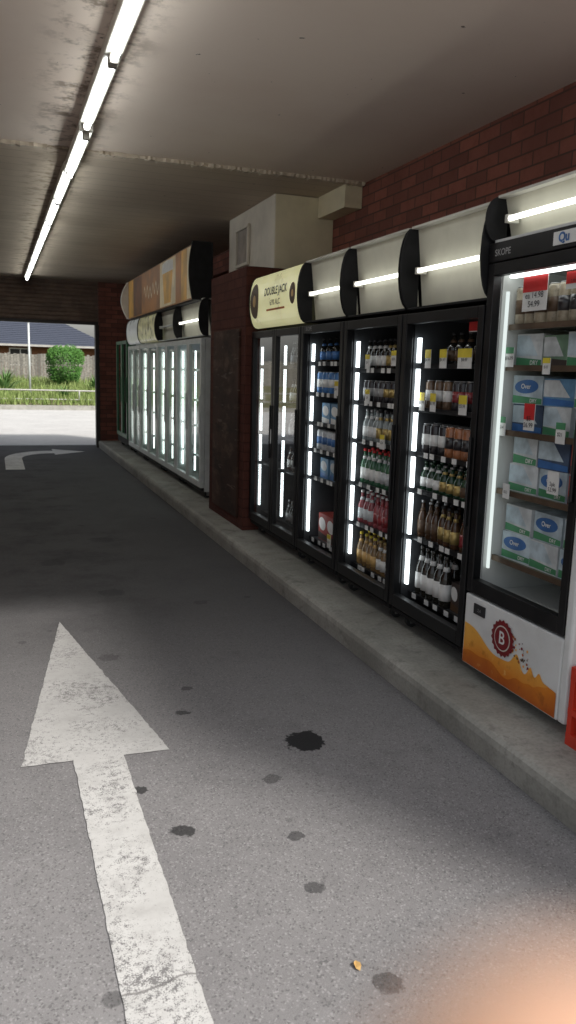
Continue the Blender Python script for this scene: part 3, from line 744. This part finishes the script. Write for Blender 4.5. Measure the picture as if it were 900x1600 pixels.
carton_meshes('f5',.18,.2,.125,'rcarton','wcarton','dcarton',None,'',2.4)
carton_meshes('f6',.20,.2,.13,'kcarton','pcarton','blue',None,'',1.4,'slant')
carton_meshes('f7',.17,.2,.14,'gcarton','wcarton','dcarton',None,'',1.9,'slant')
yl, ym, yr = .575, .36, .145
cset(1,'',0,[('f1','leftmost white and green carton',.60),('f7','leftmost green carton',.42),('f1','second white and green carton',.24),('f7','second green carton',.08)])
cset(2,'lower',0,[('f6','left navy carton',yl),('f3','middle white carton',ym),('f2','right pale blue carton',yr)])
cset(2,'upper',.131,[('f2','left pale blue carton',yl),('f4','middle blue carton',ym),('f3','right white carton',yr)])
cset(3,'lower',0,[('f3','left white carton',yl),('f2','middle pale blue carton',ym),('f5','right red carton',yr)])
cset(3,'upper',.131,[('f1','left white and green carton',yl),('f6','middle navy carton',ym),('f5','right red carton',yr)])
cset(4,'lower',0,[('f2','left pale blue carton',yl),('f3','middle white carton',ym),('f2','right pale blue carton',yr)])
cset(4,'upper',.131,[('f3','left white carton',yl),('f2','middle pale blue carton',ym),('f3','right white carton',yr)])
def price(F, y, z, w, h, top, lines, label, x=.046, hd=.68):
    r = thing('price_card', label, 'price card', (F.location.x+x, F.location.y+y, KT+z), 'price cards on the fridge shelves')
    MB().box(0,.003,-w/2,w/2,0,h).build('card', M['card'], r)
    MB().box(-.0015,-.0003,-w/2,w/2,h*hd,h).build('heading', M[top], r)
    for i, s in enumerate(lines): text(s, h*.25, M['ink'], r, (-.003,0,h*(.44-.25*i)), name='writing')
price(F1,.50,1.755,.17,.15,'redbright',['ea 14.98','54.99'],'largest red-topped price card, top of the nearest fridge',hd=.55)
price(F1,.25,1.83,.09,.07,'redbright',['2.99'],'small red-topped price card high in the nearest fridge by the door edge',hd=.3)
price(F1,.65,1.51,.06,.09,'greenprint',['$16.99'],'green-topped price card at the left end of the second shelf, nearest fridge')
price(F1,.47,1.23,.075,.12,'redbright',['$5','26.99'],'red-topped price card in the middle of the nearest fridge',hd=.4)
price(F1,.67,1.19,.055,.09,'greenprint',['$14'],'green-topped price card at the left end of the third shelf, nearest fridge')
price(F1,.25,1.19,.06,.09,'greenprint',['$21'],'green-topped price card on the right half of the third shelf, nearest fridge')
price(F1,.27,.97,.075,.10,'card',['2pk','52.99'],'plain white price card low in the nearest fridge')
price(F1,.38,1.48,.05,.07,'yellow',['$18'],'yellow-topped price card in the middle of the second shelf, nearest fridge')
price(F1,.60,.90,.05,.07,'card',['$22'],'small plain white price card at the left of the fourth shelf, nearest fridge')
for i, (y, w) in enumerate(((.66,.06),(.50,.07),(.29,.13))):
    price(F2,y,1.50,w,.10,'yellow',['$4.49'],f'{["left","middle","wide right"][i]} yellow-topped price card on the top shelf, second fridge from right',hd=.55)
for i, (y, w) in enumerate(((.70,.055),(.58,.06),(.28,.075))):
    price(F2,y,1.265,w,.10,'yellow',['$5.99'],f'{["left","middle","right"][i]} yellow-topped price card on the second shelf, second fridge from right',hd=.55)
price(F2,.20,1.68,.13,.05,'redbright',[],'red strip card at the door top, second fridge from right',hd=.1)
for i, (y, z) in enumerate(((.62,1.49),(.26,1.51),(.36,1.00),(.60,1.27))):
    price(F3,y,z,.065,.09,'yellow',['$24'],['yellow-topped price card at the left of the top shelf, third fridge from right','yellow-topped price card at the right of the top shelf, third fridge from right','yellow-topped price card among the clear bottles, third fridge from right','yellow-topped price card on the can shelf, third fridge from right'][i])
for i, (y, z) in enumerate(((.30,1.30),(.33,.2))):
    price(F4,y,z,.065,.10,'yellow',['$19'],['yellow-topped price card by the blue cans, fourth fridge from right','yellow-topped price card by the red cartons, fourth fridge from right'][i])
for F, S, W in ((F2,S2,.795),(F3,S3,.795),(F4,S4,.775)):
    rails = [c for c in F.children if c.name.startswith('shelf')]
    for si, s_ in enumerate(rails):
        if si < 2 and F is F2: continue
        for y in (.22,.32,.43,.54,.65):
            yy = y+random.uniform(-.03,.03)
            MB().box(.052,.0545,yy-.022,yy+.022,S[si]-.024,S[si]+.006).build('price_ticket', M['card'], s_)

# ------------------------------------------------------------------ red crate
cr = thing('plastic_crate', 'bright red plastic crate on the kerb beside the nearest fridge', 'crate', (2.135,2.10,KT))
w = .35; h = .33
c = MB()
for (xa, xb, ya, yb) in ((0,.02,0,w),(w-.02,w,0,w),(.02,w-.02,0,.02),(.02,w-.02,w-.02,w)):
    for (za, zb) in ((.0,.05),(.13,.155),(.275,.33)): c.box(xa,xb,ya,yb,za,zb)
    for k in range(6):
        if xb-xa < .05:
            yy = ya+(yb-ya-.025)*k/5; c.box(xa+.002,xb-.002,yy,yy+.025,.05,.13); c.box(xa+.002,xb-.002,yy,yy+.025,.155,.275)
        else:
            xx = xa+(xb-xa-.025)*k/5; c.box(xx,xx+.025,ya+.002,yb-.002,.05,.13); c.box(xx,xx+.025,ya+.002,yb-.002,.155,.275)
c.build('crate_walls', M['redcrate'], cr)
c = MB()
for k in range(6): c.box(.02,w-.02,.03+k*.052,.055+k*.052,.005,.018)
c.build('crate_floor', M['redcrate'], cr)
lf = MB(); P = [(0,-.018,.004),(.008,-.008,.012),(.010,.004,.010),(.003,.02,.006),(-.009,.006,.013),(-.008,-.008,.006)]
lf.poly([(x+.878, y+1.728, z+.001) for x, y, z in P])
tag(lf.build('fallen_leaf', M['amberprint']), 'small dry orange leaf lying on the asphalt', 'leaf')

# ------------------------------------------------------------------ street beyond the exit
fe = thing('paling_fence', 'weathered grey timber paling fence behind the garden bed', 'fence', (0,45,.55))
p = MB(); x = -14
while x < 14:
    p.box(x,x+.140,random.uniform(-.012,.012),.025,.02,1.55+random.uniform(-.05,.04)); x += .15
p.build('palings', M['paling'], fe)
MB().box(-14,14,.03,.08,.3,.38).box(-14,14,.03,.08,1.1,1.18).build('fence_rail', M['paling'], fe)
ho = thing('brick_house', 'brick house with blue-grey tiled hip roof behind the fence', 'house', (0,52,.4))
MB().box(-9,6.4,0,8,0,2.32).build('wall', M['housebrick'], ho)
rf = MB()
e0 = (-9.7,-.7,2.3); e1 = (7.1,-.7,2.3); e2 = (7.1,8.7,2.3); e3 = (-9.7,8.7,2.3); r0 = (-5.5,4,4.25); r1 = (3.6,4,4.25)
def course(a, b, c, d, n=16):
    a, b, c, d = map(Vector, (a, b, c, d))
    for k in range(n):
        t0, t1 = k/n, (k+1)/n
        nrm = (b-a).cross(d-a).normalized()*.03
        rf.quad(a.lerp(d,t0)+nrm, b.lerp(c,t0)+nrm, b.lerp(c,t1), a.lerp(d,t1)); rf.quad(a.lerp(d,t0), b.lerp(c,t0), b.lerp(c,t0)+nrm, a.lerp(d,t0)+nrm)
course(e0,e1,r1,r0); course(e1,e2,r1,r1); course(e2,e3,r0,r1); course(e3,e0,r0,r0)
roof = rf.build('roof', M['tile'], ho, fix=False)
MB().box(-9.75,7.15,-.8,-.71,2.2,2.32).build('gutter', M['railpaint'], ho)
for x in (-2.5, .9, 3.9):
    wn = MB().box(x,x+1.3,-.05,-.002,1.05,2.1).build('window', M['white'], ho)
    MB().box(x+.07,x+.62,-.06,-.051,1.12,2.03).box(x+.68,x+1.23,-.06,-.051,1.12,2.03).build('pane', M['ink'], wn)
po = thing('street_pole', 'thin pale grey pole standing in the garden bed', 'pole', (1.34,33.8,bedz(1.34,33.8)))
MB().tube((0,0,-.05),(0,0,2.95),.045,.04).build('shaft', M['alu'], po)
MB().lathe([(.05,2.95),(.05,2.98),(.02,3.0)],10).build('cap', M['alu'], po)
ra = thing('pipe_rail', 'low weathered pale pipe rail along the street edge of the garden', 'railing', (0,31.2,.2))
MB().tube((-12,0,.47),(12,0,.40),.028).build('top_rail', M['railpaint'], ra)
MB().tube((-12,0,.12),(12,0,.08),.025).build('lower_rail', M['railpaint'], ra)
for k in range(9): MB().tube((-12+3*k,0,-.1),(-12+3*k,0,.45),.028).build('post', M['railpaint'], ra)
bx, by = 3.2, 40.0; bz = bedz(bx, by)
bu = thing('clipped_bush', 'rounded clipped green bush in front of the paling fence', 'bush', (bx,by,bz))
tr = MB().tube((0,0,-.05),(.02,0,.35),.07,.05)
for k in range(6):
    a = k*PI/3; tr.tube((.02,0,.3),(.35*math.cos(a),.35*math.sin(a),.95),.035,.012)
tr.build('trunk', M['bark'], bu)
cw = MB()
for k in range(6500):
    u = random.uniform(-1,1); a = random.uniform(0,2*PI); rr = random.uniform(.5,1)**.5*(1+.06*math.sin(a*3+u*4)+.04*math.sin(a*7))
    zz = (abs(u)**.7)*(1 if u > 0 else -1)
    q = math.sqrt(max(.03,1-abs(zz)**4.5))*(1+.15*zz)
    pt = Vector((.84*rr*q*math.cos(a), .84*rr*q*math.sin(a), 1.0+.92*rr*zz))
    d = Vector((random.gauss(0,1),random.gauss(0,1),random.gauss(0,1))).normalized(); e = d.orthogonal().normalized()*.028; d = d*.05
    cw.quad(pt-d, pt+e, pt+d, pt-e)
cw.build('crown', M['leaf'], bu, fix=False)
def spiky(x, y, n, s, label):
    r = thing('strappy_plant', label, 'plant', (x,y,bedz(x,y)))
    q = MB()
    for k in range(n):
        a = random.uniform(0,2*PI); l = s*random.uniform(.7,1.1); tilt = random.uniform(.15,.9)
        d = Vector((math.cos(a)*math.sin(tilt), math.sin(a)*math.sin(tilt), math.cos(tilt))); sd = Vector((-math.sin(a),math.cos(a),0))*.03
        m_ = d*l*.6; tp = d*l+Vector((math.cos(a)*.15*l,math.sin(a)*.15*l,-.25*l*tilt))
        q.quad(-sd*.6, sd*.6, m_+sd, m_-sd); q.poly([m_-sd, m_+sd, tp])
    q.build('leaves', M['spiky'], r, fix=False)
spiky(.4,35,70,1.3,'tall strappy green plant at the left edge of the exit view')
spiky(4.3,37,60,.9,'low strappy green plant right of the clipped bush')
spiky(2.6,33,50,.6,'small strappy plant in the bed in front of the clipped bush')
gr = MB()
for k in range(16000):
    x = random.uniform(-5,9); y = random.uniform(29.9,44.5); z = bedz(x,y)
    if math.sin(x*2.1+1)+math.sin(y*1.3+x) < random.uniform(-2.8,.2): continue
    h = random.uniform(.14,.46); a = random.uniform(0,2*PI); w = .03
    gr.poly([(x-w*math.cos(a),y-w*math.sin(a),z-.02),(x+w*math.cos(a),y+w*math.sin(a),z-.02),(x+random.uniform(-.15,.15),y+random.uniform(-.15,.15),z+h)])
o = gr.build('grass', M['grass'], None, fix=False); o['kind'] = 'stuff'; o['label'] = 'dry yellow-green grass covering the garden bed'; o['category'] = 'grass'

# ------------------------------------------------------------------ camera
yaw, pitch, roll = R(20.27), R(10.06), R(1.65)
Fh = Vector((math.sin(yaw), math.cos(yaw), 0)); Rv = Vector((math.cos(yaw), -math.sin(yaw), 0)); Zv = Vector((0,0,1))
fwd = Fh*math.cos(pitch)-Zv*math.sin(pitch); up = Fh*math.sin(pitch)+Zv*math.cos(pitch)
ir = Rv*math.cos(roll)+up*math.sin(roll); iu = -Rv*math.sin(roll)+up*math.cos(roll)
cam = bpy.data.cameras.new('camera'); co = bpy.data.objects.new('camera', cam); C.objects.link(co)
cp = Vector((0,0,1.6))
co.matrix_world = Matrix(((ir.x,iu.x,-fwd.x,cp.x),(ir.y,iu.y,-fwd.y,cp.y),(ir.z,iu.z,-fwd.z,cp.z),(0,0,0,1)))
cam.sensor_fit = 'VERTICAL'; cam.sensor_height = 36; cam.lens = 36*1244/1600
cam.clip_start = .004; cam.clip_end = 2000
cam.dof.use_dof = True; cam.dof.focus_distance = 4.5; cam.dof.aperture_fstop = 5.5
sc.camera = co
m, nt, out = newmat('skin'); P = wpos(nt)
n = noise(nt, P, 900, 3)
c = mixc(nt, ramp(nt, n.outputs[0], .3, .7), (.74,.43,.28), (.80,.49,.34))
p = prin(nt, out, c, .5, 0, bump(nt, n.outputs[0], .0002, .4), .4); p.inputs['Subsurface Weight'].default_value = .15; p.inputs['Subsurface Radius'].default_value = (.004,.0015,.0008); p.inputs['Subsurface Scale'].default_value = 1
def camp(px, py, d): return cp+fwd*d+ir*((px-450)/1244*d)+iu*((800-py)/1244*d)
tip = camp(925,1928,.026)
ax = (ir*.70-iu*.68-fwd*.25).normalized()
u = ax.cross(fwd).normalized(); w = ax.cross(u)
fm = MB(); prof = []
for k in range(7):
    a = PI/2*k/6; prof.append((-.0082*math.cos(a), .0082*math.sin(a)+.0001))
prof += [(.006,.0084),(.012,.0082),(.018,.0086),(.023,.0094),(.028,.0090),(.036,.0092),(.046,.0100),(.052,.0106),(.058,.0104)]
segs = 20
for (tt, r) in prof:
    for k in range(segs):
        a = 2*PI*k/segs; fm.v.append(tuple(tip+ax*tt+(u*math.cos(a)+w*math.sin(a)*.92)*r))
for i in range(len(prof)-1):
    for k in range(segs):
        k2 = (k+1) % segs; fm.face((i*segs+k, i*segs+k2, (i+1)*segs+k2, (i+1)*segs+k), 0, True)
fm.face(range(segs)); fm.face([(len(prof)-1)*segs+k for k in range(segs)])
tag(fm.build('person', m), 'blurred pink fingertip of a person covering the bottom right corner', 'person')

# ------------------------------------------------------------------ light
sd = Vector((.545,-.838,0)).normalized(); el = R(46)
sv = Vector((sd.x*math.cos(el), sd.y*math.cos(el), math.sin(el)))
su = bpy.data.lights.new('sun', 'SUN'); so = bpy.data.objects.new('sun', su); C.objects.link(so)
su.energy = 3.6; su.angle = R(6); su.color = (1,.96,.9)
so.rotation_euler = (-sv).to_track_quat('-Z', 'Y').to_euler(); so.location = (4,-8,12)
wd = bpy.data.worlds.new('World'); sc.world = wd; wd.use_nodes = True
nt = wd.node_tree
for n in list(nt.nodes): nt.nodes.remove(n)
ow = nt.nodes.new('ShaderNodeOutputWorld'); bg = nt.nodes.new('ShaderNodeBackground'); sk = nt.nodes.new('ShaderNodeTexSky'); hs = nt.nodes.new('ShaderNodeHueSaturation')
sk.sky_type = 'NISHITA'; sk.sun_disc = False; sk.sun_elevation = el; sk.sun_rotation = math.atan2(sd.x, sd.y); sk.dust_density = 3; sk.air_density = 1.2
hs.inputs['Saturation'].default_value = .35
nt.links.new(sk.outputs[0], hs.inputs['Color']); nt.links.new(hs.outputs[0], bg.inputs[0]); nt.links.new(bg.outputs[0], ow.inputs[0])
bg.inputs[1].default_value = .15
